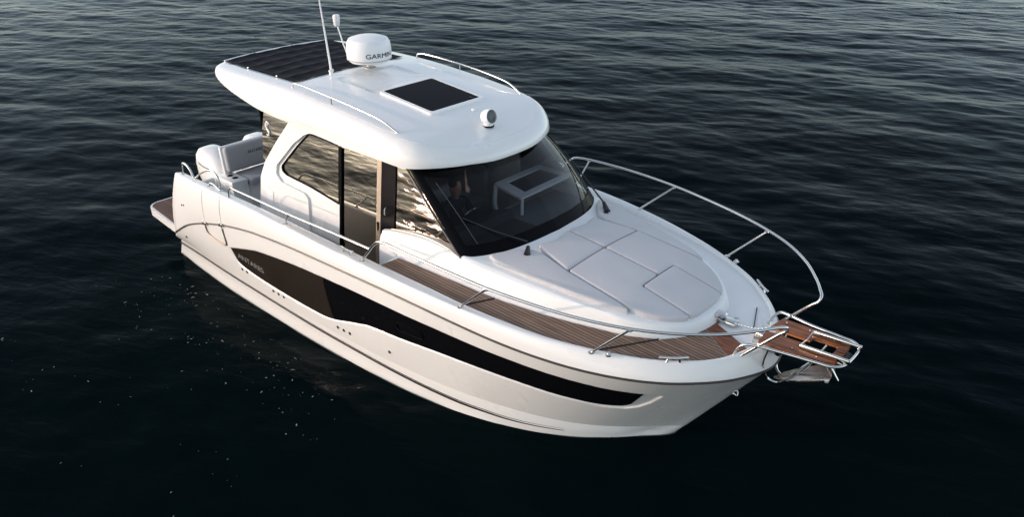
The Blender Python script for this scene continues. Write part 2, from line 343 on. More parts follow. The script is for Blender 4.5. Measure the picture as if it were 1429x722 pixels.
sdv = poly_sdist(WPOLY, TS[..., 0], TS[..., 2]); sc2 = poly_sdist(SCOOP, TS[..., 0], TS[..., 2])
rec = .028*np.clip(-sc2/.03+.2, 0, 1)*np.clip((TS[..., 0]-8.0)/.8, 0, 1)
rec = np.maximum(rec, .02*np.clip((.012-sdv)/.02, 0, 1))
TS[..., 1] -= rec
boat = empty('motor_yacht', (0, 0, 0))
tag(boat, 'white cabin motor yacht with teak side deck and wooden bow platform floating on dark water', 'motor yacht')
mb = MB(); both = (-1, 1)
def mir(P, s): Q_ = np.array(P, float); Q_[..., 1] *= s; return Q_
low = [K_keel(s1), K_keel(s1)*.45+K_wl(s1)*.55, K_wl(s1)]
a_, c_ = K_wl(s1), K_st(s1); low += [a_*.5+c_*.5+np.array([0, .0, 0])]
st_lo = K_st(s1); ch_lo = K_ch(s1)
low += [st_lo, st_lo*.55+ch_lo*.45, ch_lo*np.array([1, 1, 1])-np.array([0, .018, .006])*np.minimum(1, ch_lo[:, 1:2]*4)]
LOW = np.stack(low, 1)
cr = K_cr(s1); rb = K_rub(s1); kin = K_in(s1)
ndep = np.where(kin[:, 0] < 5.68, .95, zdeck(kin[:, 0])-.01)
inn = kin.copy(); inn[:, 2] = ndep
fade = np.minimum(1, cr[:, 1:2]*5)
def lerp(a, b, t): return a+(b-a)*t
bul = []
for t_ in (0, .12, .3, .5, .7, .85, .93):
    p = lerp(rb, cr, t_); bl = np.clip((3.0-p[:, 0:1])/2.5, 0, 1)
    p = p+np.array([0, 1, 0])*(.012+.04*bl)*4*t_*(1-t_)*fade; bul.append(p)
bul += [cr+np.array([0, -.004, 0])*fade, cr+np.array([0, -.018, .010])*fade, lerp(cr, kin, .35)+np.array([0, 0, .013]), lerp(cr, kin, .8)+np.array([0, 0, .010]), kin+np.array([0, 0, .002]), kin+np.array([0, -.008, -.008])*fade, inn+np.array([0, -.01, 0])*fade]
BUL = np.stack(bul, 1)
for s in both:
    mb.grid(mir(LOW, s)); mb.grid(mir(TS, s)); mb.grid(mir(BUL, s))
    # closing strip chine step, and stern end cap of the bulwark
    st0 = np.stack([LOW[:, -1], TS[:, 0]], 1); mb.grid(mir(st0, s))
    cap = [tuple(p) for p in BUL[0]]; lowp = (cap[-1][0], cap[-1][1], .6)
    mb.add(mir(np.array(cap+[lowp]), s), [tuple(range(len(cap)+1))])
tr_ = [tuple(p) for p in LOW[0][2:]]+[tuple(p) for p in TS[0][::12]]+[tuple(TS[0][-1])]
trn = tr_+[(x, -y, z) for x, y, z in tr_[::-1]]; mb.add(trn, [tuple(range(len(trn)))])
hull = mb.build('hull', GEL, boat, ang=28)
# green antifouling just at the waterline
mb = MB()
for s in both:
    a = K_wl(s1); bnd = np.stack([lerp(low[1], a, .5)+np.array([0, .006, 0]), a+np.array([.01, .010, .0])*1, a*.93+c_*.07+np.array([0, .010, .0])], 1)
    mb.grid(mir(bnd, s))
mb.build('antifouling_band', GREENB, boat)
# rub rail and boot stripes
def strip(sv, f, zs, off, r, name, m, parent):
    mb = MB()
    for s in both:
        P = mir(f(sv)+np.array([0, off, zs]), s); mb.tube([tuple(p) for p in P], r, 8, 0)
    return mb.build(name, m, parent)
sv = np.linspace(.0, 1, 300); svv = 1-(1-sv)**1.6
strip(svv, K_rub, 0, .004, .0135, 'rub_rail', DARKBAND, boat)
svs = np.linspace(.0, .885, 200)
for zz, r_ in ((.0, .015), (.034, .005)):
    mb = MB()
    for s in both: mb.tube([tuple(p) for p in mir(K_st(svs)+np.array([0, .003+zz*.3, zz]), s)], r_, 8, 0, rs=[r_]*6+[r_*.2])
    mb.build('boot_stripe', CHARC, boat)
# hull windows
def side_pt(x, z, s, off): return (x, s*(hull_y(x, z)+off), z)
def window_strip(x0, x1, m, nm, s, n_=150):
    wt = np.array(W_T); wb = np.array(W_B)[::-1]
    left = np.array([(2.452, 1.011), (2.548, .82)])
    xs = np.linspace(x0, x1, n_); P = []
    for x in xs:
        top = np.interp(x, wt[:, 0], wt[:, 1])
        if x > 8.876: bot = np.interp(x, [8.876, 9.087], [.85, 1.143])
        elif x < 2.548: bot = np.interp(x, left[:, 0], left[:, 1])
        else: bot = np.interp(x, wb[:, 0], wb[:, 1])
        top = max(top, bot+.001)
        P.append([side_pt(x, bot+(top-bot)*q, s, -.013) for q in np.linspace(0, 1, 10)])
    return MB().grid(P).build(nm, m, boat)
for s in both:
    window_strip(2.452, 4.80, HULLG2, 'hull_panel', s, 70)
    window_strip(4.803, 9.086, HULLG, 'hull_window', s, 110)
# hull fittings: drains, opening port, bow eye, hinges
for s in both:
    for x, z in ((2.63, .70), (2.76, .70), (3.40, .615), (3.53, .615), (3.66, .615), (4.86, .605), (4.98, .605), (5.10, .605), (5.85, .63), (.98, .70)):
        y = hull_y(x, z); MB().lathe([(0, 0), (.021, 0), (.024, .006), (.020, .011), (.012, .008), (.0, .006)], (x, s*(y-.002), z), 14, Matrix.Rotation(-s*math.pi/2, 3, 'X')).build('drain_fitting', RUBBER, boat)
    y = hull_y(5.9, 1.15)
    mb = MB()
    mb.tube([side_pt(x, z, s, -.004) for x, z in rounded([(6.15, 1.12), (6.55, 1.12), (6.55, 1.24), (6.15, 1.24)], .05)+[(6.15, 1.17)]], .006, 6, 0)
    mb.build('opening_port', BLACK, boat)
MB().tube([(9.60, -.03, .90), (9.66, -.035, .87), (9.67, 0, .84), (9.66, .035, .87), (9.60, .03, .90)], .010, 8).build('bow_eye', STEEL, boat)
# ANTARES lettering on the dark hull panel
for s in both:
    V, F = text_mesh('ANTARES', .125, .001); wv = V[:, 0].max()
    P = []
    for x, y, z in V:
        xx = 2.62+x*.66/wv if s < 0 else 3.28-x*.66/wv
        zz = .90+y-.055*(xx-2.62)
        P.append(side_pt(xx, zz, s, -.010+z))
    mobj('hull_lettering', P, F, SILVER, boat, smooth=False)
# boarding door seams, hinges and strut on the starboard quarter
def bulw(x, t_, s, off=0):
    sr = np.clip(x, .9, 9.9); ra = K_rub(np.array([(sr-.62)/(10.027-.62)]))[0]; ca = K_cr(np.array([max(0, (sr-.89)/(9.95-.89))]))[0]
    p = lerp(ra, ca, t_); bl = min(max((3.0-p[0])/2.5, 0), 1); return (p[0], s*(p[1]+(.012+.04*bl)*4*t_*(1-t_)+off), p[2])
for x in (1.88, 2.40):
    MB().tube([bulw(x, t_, -1, -.001) for t_ in np.linspace(.04, .99, 12)], .0045, 6, 0).build('door_seam', mat('seam', (.30, .27, .25), .6), boat)
    q = bulw(x, .02, -1, .02); MB().box((q[0]-.03, q[1], q[2]), (.035, .03, .06), .006).box((q[0]+.03, q[1], q[2]), (.035, .03, .06), .006).box((q[0], q[1], q[2]), (.05, .02, .02), .004).build('hinge', STEEL, boat)
MB().tube([side_pt(x, z, -1, .004) for x, z in ((1.86, 1.19), (1.88, 1.10), (1.97, 1.05), (2.36, 1.03), (2.40, 1.06), (2.39, 1.32))], .015, 8, 5).build('door_strut', mat('strut_bronze', (.22, .17, .13), .4, metal=.5), boat)
for x in (1.16, 1.23):
    q = bulw(x, .45, -1, .0); MB().lathe([(0, 0), (.018, 0), (.018, .008), (0, .012)], q, 12, Matrix.Rotation(math.pi/2, 3, 'X')).build('quarter_fitting', STEEL, boat)

# ------------------------------------------------------------------ swim platform, transom, cockpit
mb = MB()
pl = rounded([(.70, -1.66), (-.70, -1.52), (-.84, -1.38), (-.84, 1.38), (-.70, 1.52), (.70, 1.66)], [.02, .12, .12, .12, .12, .02])
mb.prism([pl], lambda u, v, t_: (u, v, .52+t_), .135); sp = mb.build('swim_platform', GEL, boat, ang=30)
pl2 = rounded([(.66, -1.625), (-.70, -1.475), (-.79, -1.37), (-.79, 1.37), (-.70, 1.475), (.66, 1.625)], .05)
MB().prism([pl2], lambda u, v, t_: (u, v, .657+t_), .01).build('platform_decking', TEAKP, sp)
MB().box((3.2, 0, .93), (5.2, 3.3, .06), 0).build('cockpit_sole', GELM, boat)
MB().box((.66, -.1, .95), (.14, 2.2, .84), .04).build('transom_wall', GEL, boat)
be = MB().box((.98, .15, 1.15), (.62, 2.1, .40), .03).build('bench_base', GEL, boat)
MB().box((1.13, .22, 1.41), (.52, 1.86, .13), .05, seg=4).build('bench_cushion', SEATG, be)
bk = MB().box((.93, .20, 1.73), (.13, 2.10, .42), .055, Matrix.Rotation(-.12, 3, 'Y'), seg=4).build('bench_backrest', SEATG, be)
MB().box((.855, .20, 1.71), (.06, 2.16, .46), .03, Matrix.Rotation(-.12, 3, 'Y')).build('backrest_shell', WHITEP, be)
V, F = text_mesh('ANTARES', .075, .001)
R_ = Matrix.Rotation(-.12, 3, 'Y')
P = [tuple(R_ @ Vector((.068, -.12+x-.25, y+.02)) + Vector((.93, -.1, 1.73))) for x, y, z in V]
mobj('backrest_lettering', P, F, CHARC, be, smooth=False)
ab = MB().box((1.07, -.87, 1.22), (.52, .30, .54), .035).build('cupholder_console', GEL, boat)
for x, y in ((1.02, -.86), (1.17, -.86)):
    MB().lathe([(0, .003), (.036, .003), (.046, .004), (.05, -.004)], (x, y, 1.492), 20).build('cup_holder', BLACK, ab)
mb = MB().box((.80, -1.28, 1.2), (.07, .5, .5), .02); mb.build('transom_gate', GELM, boat)
MB().tube([(1.0, -1.18, 1.45), (1.0, -1.18, 1.0)], .02, 10, 0).tube([(1.06, -1.18, 1.45), (1.06, -1.18, 1.0)], .02, 10, 0).build('shower_rail', STEEL, boat)
# outboards
for yy in (-.40, .52):
    eng = empty('outboard_engine'); eng.parent = boat
    prof = [(-.02, .64), (.10, .80), (.22, .92), (.38, .97), (.52, .94), (.66, .84), (.74, .62), (.76, .0)]
    P = []
    for q, sc_ in ((0, .52), (.08, .72), (.22, .93), (.42, 1.0), (.60, 1.0), (.78, .93), (.90, .76), (.97, .5), (1.0, .1)):
        row = []
        for k in range(28):
            a = 2*math.pi*k/28; cx, sy = math.cos(a), math.sin(a); e = .62
            px = math.copysign(abs(cx)**e, cx)*.44*sc_; py = math.copysign(abs(sy)**e, sy)*.28*sc_
            row.append((-.09+px-(.10*q), yy+py, .80+q*.76-(.12*px if q > .5 else 0)))
        P.append(row)
    mb = MB().grid(P, closev=True); mb.F.append(tuple(range(28*8, 28*9))); mb.F.append(tuple(range(28))); mb.build('engine_cowling', GEL, eng, ang=60)
    MB().tube([(-.09+.35*math.cos(a)*1.14-.07, yy+.25*math.sin(a)*1.19, 1.31-.05*math.cos(a)) for a in np.linspace(0, 2*math.pi, 40)], .006, 6, 0).build('cowling_seam', CHARC, eng)
    MB().box((-.16, yy, .45), (.46, .22, .9), .06).build('engine_leg', WHITEP, eng)
# stern loops and grab rails
def rail(name, pts, r=.0155, feet=True, sm=8, parent=boat):
    mb = MB().tube(pts, r, 12, sm)
    if feet:
        for p in (pts[0], pts[-1]): mb.lathe([(0, 0), (.034, 0), (.034, .007), (.02, .012), (0, .012)], (p[0], p[1], p[2]-.004), 16)
    return mb.build(name, STEEL, parent)
for s in both:
    rail('stern_loop', [(1.06, s*1.66, 1.76), (1.10, s*1.66, 1.93), (1.18, s*1.66, 1.965), (1.30, s*1.66, 1.92), (1.40, s*1.66, 1.78)])
    rail('stern_handrail', [(1.42, s*1.64, 1.79), (1.55, s*1.63, 1.88), (1.78, s*1.62, 1.99), (1.95, s*1.62, 2.01), (2.05, s*1.62, 1.94), (2.08, s*1.62, 1.80)])
    rail('door_grab_rail', [(1.90, s*1.71, 1.81), (1.96, s*1.71, 1.865), (2.05, s*1.71, 1.87), (2.25, s*1.72, 1.82)], .012)
    # side rails
    sr = rail('side_rail', [(2.62, s*1.80, 1.845), (2.66, s*1.81, 1.95), (2.74, s*1.82, 2.02), (2.95, s*1.83, 2.035), (4.12, s*1.85, 2.05), (5.10, s*1.855, 2.075), (5.76, s*1.855, 2.08)], .015, False)
    rail('stanchion', [(3.99, s*1.82, 1.862), (4.16, s*1.85, 2.05)], .013, True, 0, sr)
    br = rail('bow_rail', [(5.56, s*1.83, 1.85), (5.70, s*1.845, 2.00), (5.84, s*1.855, 2.155), (5.93, s*1.86, 2.225), (6.05, s*1.865, 2.25), (6.6, s*1.89, 2.262), (7.13, s*1.883, 2.254), (7.64, s*1.85, 2.235), (8.3, s*1.738, 2.208), (8.75, s*1.62, 2.195), (9.14, s*1.467, 2.187), (9.48, s*1.274, 2.185), (9.80, s*1.01, 2.178), (10.05, s*.70, 2.175), (10.18, s*.50, 2.172), (10.235, s*.41, 2.15), (10.23, s*.375, 2.10), (10.17, s*.372, 2.04), (10.0, s*.383, 1.85), (9.80, s*.395, 1.625)], .0165, True)
    rail('stanchion', [(7.15, s*1.775, 1.798), (7.62, s*1.85, 2.222)], .0135, True, 0, br)
    rail('stanchion', [(8.68, s*1.435, 1.705), (9.13, s*1.466, 2.172)], .0135, True, 0, br)
    rail('stanchion', [(6.02, s*1.80, 1.84), (6.2, s*1.87, 2.245)], .0135, True, 0, br) if s > 0 else None
# cleats
def cleat(x, y, z, rz, L_=.26):
    R = Matrix.Rotation(rz, 3, 'Z'); mb = MB()
    P = [(-.5*L_, .0, .048), (-.42*L_, 0, .052), (-.2*L_, 0, .045), (.2*L_, 0, .045), (.42*L_, 0, .052), (.5*L_, 0, .048)]
    mb.tube([tuple(R @ Vector(p)+Vector((x, y, z))) for p in P], .013, 10, 4, rs=[.010, .013, .014, .014, .013, .010])
    for q in (-.045, .045): mb.tube([tuple(R @ Vector((q*1.5, 0, -.005))+Vector((x, y, z))), tuple(R @ Vector((q, 0, .045))+Vector((x, y, z)))], .013, 8, 0)
    return mb.build('cleat', STEEL, boat)
cleat(9.37, -.985, 1.668, .0+math.atan2(.62, .74)*1.0, .30); cleat(9.37, .985, 1.668, -math.atan2(.62, .74), .30)
cleat(5.28, -1.83, 1.86, 0, .26); cleat(5.28, 1.83, 1.86, 0, .26)
for s in both:
    MB().lathe([(0, 0), (.036, 0), (.036, .012), (.024, .02), (.02, .034), (0, .036)], (8.84, s*1.36, 1.70), 18).build('deck_filler', STEEL, boat)

# ------------------------------------------------------------------ fore deck
mb = MB(); dk = []
sd_ = np.linspace((5.70-.97)/(9.84-.97), 1, 120)
for p in K_in(sd_): dk.append([(p[0], p[1]*q, float(zdeck(p[0]))+.0) for q in np.linspace(-1, 1, 15)])
mb.grid(dk); mb.add([(5.70, -1.75, .95), (5.70, 1.75, .95), (5.70, 1.75, 1.78), (5.70, -1.75, 1.78)], [(0, 1, 2, 3)])
mb.build('fore_deck', GELM, boat)
def zplate(poly, dz, th): return lambda u, v, t_: (u, v, float(zdeck(u))+dz+t_)
def teak(poly, nm='teak_decking', m=TEAK):
    # split long edges so that it follows the deck
    Q_ = []
    for a, c in zip(poly, poly[1:]+poly[:1]):
        k = max(1, int(math.dist(a, c)/.25))
        for i in range(k): Q_.append((a[0]+(c[0]-a[0])*i/k, a[1]+(c[1]-a[1])*i/k))
    return MB().prism([Q_], lambda u, v, t_: (u, v, float(zdeck(u))+.003+t_), .009).build(nm, m, boat, ang=30)
ins = lambda x, d=.022: -float(np.interp(x, [5.7, 6.6, 7.1, 7.64, 8.15, 8.62, 8.88, 9.25, 9.43, 9.63, 9.73, 9.80], [1.745, 1.725, 1.70, 1.639, 1.54, 1.385, 1.265, 1.045, .885, .66, .46, .24]))+d
teak([(5.72, -1.725), (6.1, ins(6.1)), (6.6, ins(6.6)), (7.05, ins(7.05)), (7.22, -1.305), (6.93, -1.33), (6.4, -1.37), (5.75, -1.415)])
teak([(7.08, ins(7.08)), (7.4, ins(7.4)), (7.64, ins(7.64)), (7.9, ins(7.9)), (8.15, ins(8.15)), (8.4, ins(8.4)), (8.64, ins(8.64)), (9.02, -.73), (8.75, -.905), (8.52, -.985), (8.17, -1.10), (7.84, -1.19), (7.26, -1.30)])
teak([(8.70, ins(8.70)), (8.88, ins(8.88)), (9.25, ins(9.25)), (9.43, ins(9.43)), (9.55, ins(9.55)), (9.63, ins(9.63)), (9.70, -.48), (9.25, -.17), (9.21, -.35), (9.20, -.5), (9.05, -.71)])
teak([(9.715, -.47), (9.80, -.22), (9.26, .02), (9.25, -.155)], 'mahogany_margin', MAHO)
for a, c in (((7.06, -1.69), (7.235, -1.30)), ((8.665, -1.365), (9.03, -.72))):
    MB().tube([(a[0], a[1], float(zdeck(a[0]))+.012), (c[0], c[1], float(zdeck(c[0]))+.012)], .009, 8, 0).build('deck_gutter', CHARC, boat)

# ------------------------------------------------------------------ coachroof
zc_ = lambda x: np.interp(x, [5.3, 5.5, 5.83, 6.2, 6.7, 7.1, 7.8, 8.55, 9.16, 9.5], [2.07, 2.12, 2.175, 2.20, 2.16, 2.10, 2.03, 1.93, 1.79, 1.68])
def ztop(x, y): return zc_(x)-.06*y*y
def half(pts, n_):
    P = np.array(smooth2d(pts, 8)); d = np.r_[0, np.cumsum(np.hypot(*np.diff(P, axis=0).T))]; tt = np.linspace(0, d[-1], n_); return np.stack([np.interp(tt, d, P[:, 0]), np.interp(tt, d, P[:, 1])], -1)
F_ = half([(5.30, -1.27), (6.0, -1.27), (6.7, -1.24), (7.07, -1.17), (7.5, -1.13), (8.07, -1.05), (8.45, -.95), (8.75, -.82), (9.0, -.62), (9.15, -.42), (9.21, -.2), (9.22, 0)], 110)
B_ = half([(5.34, -1.40), (5.73, -1.40), (6.4, -1.35), (6.93, -1.31), (7.24, -1.28), (7.84, -1.17), (8.17, -1.08), (8.52, -.965), (8.75, -.885), (9.02, -.71), (9.22, -.47), (9.30, -.2), (9.32, 0)], 110)
kw = int(np.argmin(np.abs(F_[:, 0]-6.62)))
wsc = [(6.60, -1.262), (6.66, -1.255), (6.80, -1.165), (6.98, -.862), (7.08, -.472), (7.12, 0)]
Wf = half([(5.30, -1.17), (6.58, -1.17)], kw+1); Wc = half(wsc[1:], 110-kw-1+1)[0:]
W_ = np.vstack([Wf, Wc])[:110]; W_[-1] = (7.12, 0); W_[:, 0] = np.minimum(W_[:, 0], F_[:, 0])
rows = []
for i in range(110):
    f0, b0, w0 = F_[i], B_[i], W_[i]; row = []
    zb = .95 if b0[0] < 5.70 else float(zdeck(b0[0]))-.004
    row.append((b0[0], b0[1], zb))
    zt_ = float(ztop(f0[0], abs(f0[1])))
    for t_ in (0.0, .1, .25, .45, .65, .8, .9):       # side going up with a rounded shoulder
        p = lerp(b0, f0, t_**1.1*.75+0.02*t_); zz = lerp(max(zb, 1.5 if b0[0] < 5.7 else zb), zt_, (math.sin(t_*math.pi/2))**.95*.93); row.append((p[0], p[1], zz))
    p = lerp(b0, f0, .9); row.append((p[0], p[1], lerp(zb, zt_, .975)))
    row.append((f0[0], f0[1], zt_))
    for t_ in (.06, .2, .4, .6, .8, .95, 1):
        p = lerp(f0, w0, t_); row.append((p[0], p[1], float(ztop(p[0], p[1]))-(.0)))
    row.append((w0[0], w0[1], float(ztop(w0[0], w0[1]))-.12))
    rows.append(row)
mb = MB()
for s in both:
    mb.grid(mir(rows, -s))
    e = [tuple(p) for p in mir(np.array(rows[0]), -s)]; mb.add(e+[(5.3, s*1.17, .95)], [tuple(range(len(e)+1))])
mb.build('coachroof', GELM, boat, ang=40)
# sunpad cushions
def cushion(poly, nm='sunpad_cushion', th=.055, r=.04, label=None):
    P = np.array(rounded(poly, r, 4)); c0 = P.mean(0); rows = []
    area = .5*np.sum(P[:, 0]*np.roll(P[:, 1], -1)-np.roll(P[:, 0], -1)*P[:, 1])
    if area < 0: P = P[::-1]
    Q_ = []
    for a, c in zip(P, np.roll(P, -1, 0)):
        k = max(1, int(np.linalg.norm(c-a)/.08)); Q_ += [a+(c-a)*i/k for i in range(k)]
    P = np.array(Q_); tan = np.roll(P, -1, 0)-np.roll(P, 1, 0); nrm = np.stack([-tan[:, 1], tan[:, 0]], -1); nrm /= np.linalg.norm(nrm, axis=1)[:, None]+1e-9
    for ins_, z in ((0.002, -.01), (0, .012), (.0, .03), (.004, .044), (.012, .052), (.027, .056)):
        q = P+nrm*ins_; rows.append([(x, y, float(ztop(x, y))+z*th/.055) for x, y in q])
    last = P+nrm*.027
    mb = MB().grid(rows, closev=True)
    A_ = last; B2 = np.roll(last, -1, 0)
    def zc2(p):
        e = B2-A_; w0 = p-A_; tt = np.clip((w0*e).sum(1)/((e*e).sum(1)+1e-12), 0, 1); d = np.hypot(*(w0-tt[:, None]*e).T).min()
        return float(ztop(*p))+(.056+.007*(1-math.exp(-d/.09)))*th/.055
    bm = bmesh.new(); bm.faces.new([bm.verts.new((x, y, 0)) for x, y in last])
    for ax in (0, 1):
        lo_, hi_2 = last[:, ax].min(), last[:, ax].max(); v3 = [0, 0, 0]; v3[ax] = 1
        for q in np.arange(lo_+.05, hi_2-.005, .06):
            c3 = [0, 0, 0]; c3[ax] = float(q)
            bmesh.ops.bisect_plane(bm, geom=bm.verts[:]+bm.edges[:]+bm.faces[:], plane_co=c3, plane_no=v3)
    bm.verts.index_update(); mb.add([(v.co.x, v.co.y, zc2(np.array([v.co.x, v.co.y]))) for v in bm.verts], [[v.index for v in f.verts] for f in bm.faces]); bm.free()
    o = mb.build(nm, CUSH, boat, ang=60)
    if label: o['label'] = label
    return o
g = .006
for s in both:
    y = lambda v: -s*v
    cushion([(7.25, y(g)), (7.795-g, y(g)), (7.795-g, y(.70)), (7.23, y(.545)), (7.30, y(.3))])
    cushion([(7.80+g, y(g)), (8.545-g, y(g)), (8.545-g, y(.335)), (9.165, y(.335+g)), (9.16, y(.40)), (9.09, y(.50)), (8.97, y(.62)), (8.83, y(.705)), (8.68, y(.755)), (7.80+g, y(.70))])
    cushion([(6.93, y(1.075)), (7.05, y(.86)), (7.24, y(.645)), (7.40, y(.63)), (7.80, y(.712)), (8.66, y(.768)), (8.68, y(.80)), (8.45, y(.905)), (8.07, y(.985)), (7.525, y(1.065)), (7.07, y(1.115))])
cushion([(8.55+g, .328), (8.55+g, -.328), (9.17, -.332), (9.20, -.2), (9.205, 0), (9.20, .2), (9.17, .332)])
# anchor locker lid and windlass
def loop_line(pts, nm, m=CHARC, r=.004, dz=.002): MB().tube([(x, y, float(zdeck(x))+dz) for x, y in pts], r, 6, 0).build(nm, m, boat)
lid = MB().prism([rounded([(9.30, .16), (9.33, .62), (9.50, .62), (9.72, .30), (9.70, .10)], .03)], lambda u, v, t_: (u, v, float(zdeck(u))+.001+t_), .006).build('anchor_locker_lid', GELM, boat)
MB().tube([(9.50, .60, 1.645), (9.66, .20, 1.637)], .006, 6, 0).build('lid_seal', RUBBER, lid)
MB().lathe([(0, 0), (.022, 0), (.022, .005), (0, .007)], (9.43, .25, 1.643), 16).build('lid_latch', STEEL, lid)
wl = MB().lathe([(0, 0), (.085, 0), (.085, .025), (.05, .03), (.045, .05), (.075, .062), (.078, .085), (.06, .10), (0, .105)], (9.31, .085, 1.645), 28).build('windlass', STEEL, boat)
MB().box((9.42, .09, 1.665), (.2, .13, .05), .02).build('windlass_gypsy', STEEL, wl)
ch = MB()
for k in range(22):
    t_ = k/21; x = 9.45+.42*t_; y = .07-.05*t_; z = 1.672+.02*math.sin(t_*3.1)+.12*t_**3; R = Matrix.Rotation(math.pi/2*(k % 2), 3, 'X')
    ch.tube([tuple(R @ Vector((.014*math.cos(a), .008*math.sin(a), 0))+Vector((x, y, z))) for a in np.linspace(0, 2*math.pi, 9)], .0032, 5, 0)
ch.build('anchor_chain', STEEL, boat)

# ------------------------------------------------------------------ pulpit platform and anchor
EDGE = mat('board_edge_orange', (.42, .15, .05), .35, var=(8, .3))
pp = empty('bow_platform'); pp.parent = boat
for s in both:
    MB().prism([[(9.90, s*.05), (9.93, s*.29), (10.20, s*.285), (10.60, s*.26), (10.675, s*.20), (10.69, s*.012), (10.60, s*.012), (10.59, s*.115), (10.33, s*.115), (10.32, s*.05)]], lambda u, v, t_: (u, v, 1.795+.03*(u-9.9)+t_), .022).build('mahogany_board', MAHO, pp)
    MB().prism([[(9.895, s*.045), (9.925, s*.295), (10.20, s*.290), (10.602, s*.265), (10.68, s*.203), (10.693, s*.010), (10.596, s*.010), (10.585, s*.110), (10.335, s*.110), (10.325, s*.045)]], lambda u, v, t_: (u, v, 1.789+.03*(u-9.9)+t_), .018).build('board_edging', EDGE, pp)
    MB().box((10.55, s*.165, 1.865), (.50, .035, .05), .012, Matrix.Rotation(-.04, 3, 'Y')).build('roller_channel', STEEL, pp)
    MB().tube([(10.31, s*.15, 1.87), (10.31, -s*.0, 1.845)], .008, 8, 0).build('channel_brace', STEEL, pp)
    for k in range(3): MB().lathe([(0, 0), (.007, 0), (.005, .004), (0, .005)], (10.0+.25*k, s*.22, 1.825+.0075*k), 8).build('board_screw', STEEL, pp)
fr = [(9.735, .43, 1.615), (9.775, .428, 1.72), (9.84, .422, 1.795), (9.93, .40, 1.815), (10.2, .345, 1.82), (10.55, .305, 1.832), (10.68, .285, 1.836), (10.755, .21, 1.838), (10.78, .0, 1.84)]
rail('platform_frame', [(x, -y, z) for x, y, z in fr]+[(x, y, z) for x, y, z in fr[:-1][::-1]], .0155, True, 6, pp)
for s in both:
    MB().tube([(10.05, s*.30, 1.80), (9.98, s*.2, 1.50), (10.02, s*.11, 1.30), (10.12, s*.08, 1.28), (10.36, s*.10, 1.56), (10.48, s*.12, 1.80)], .013, 8, 6).build('platform_strut', STEEL, pp)
MB().box((9.93, 0, 1.66), (.32, .12, .16), .02, Matrix.Rotation(.15, 3, 'Y')).build('stem_bracket', STEEL, pp)
MB().lathe([(0, -.06), (.045, -.06), (.03, 0), (.045, .06), (0, .06)], (10.72, 0, 1.80), 18, Matrix.Rotation(math.pi/2, 3, 'X')).build('bow_roller', RUBBER, pp)
an = empty('anchor'); an.parent = boat
MB().box((10.40, 0, 1.70), (.62, .022, .06), .008, Matrix.Rotation(.0, 3, 'Y')).box((10.60, 0, 1.60), (.24, .03, .06), .01, Matrix.Rotation(.9, 3, 'Y')).build('anchor_shank', STEEL, an)
P = []
for t_ in np.linspace(0, 1, 12):                        # plough shaped fluke: two wings folded along the keel line
    x = 10.60-.56*t_; zk = 1.46-.20*math.sin(t_*1.5); wdt = .23*math.sin(min(1, (1-t_)*1.15)*math.pi/2)**.8*(1-.25*(1-t_))+.003
    P.append([(x, wdt*q, zk+abs(q)**1.4*wdt*.62) for q in np.linspace(-1, 1, 11)])
P = np.array(P); mb = MB().grid(P).grid(P[:, ::-1]+np.array([0, 0, .014])); mb.build('anchor_fluke', mat('polished_steel', (.66, .60, .54), .2, metal=1, var=(5, .15)), an, ang=50)

# ------------------------------------------------------------------ cabin sides
def cy(z, off=0): return 1.33-.12*(z-1.4)+off
def plate(loops, off, th, nm, m, parent, s=-1, ang=30):
    return MB().prism(loops, lambda u, v, t_: (u, s*(cy(v)+off-t_), v), th).build(nm, m, parent, ang=ang)
outer = [(2.60, .95), (2.575, 1.5), (2.62, 2.02), (2.74, 2.26), (3.02, 2.60), (3.32, 2.93), (3.45, 3.05), (3.62, 3.13), (3.9, 3.17), (4.42, 3.15), (5.2, 3.06), (5.70, 2.97), (5.76, 2.875), (5.66, 2.845), (5.21, 2.852), (4.42, 2.862), (3.99, 2.893), (3.80, 2.888), (3.66, 2.83), (3.42, 2.66), (3.02, 2.27), (3.0, 2.14), (3.13, 2.045), (3.66, 2.02), (3.745, 1.96), (3.77, 1.6), (3.77, .95)]
win1 = rounded([(3.10, 2.20), (3.09, 2.27), (3.475, 2.65), (3.72, 2.86), (3.84, 2.875), (4.395, 2.845), (4.395, 2.045), (3.75, 2.125), (3.2, 2.16)], .03, 3)
inner = [(2.9, .95), (2.9, 2.95), (4.43, 2.95), (4.43, .95)]
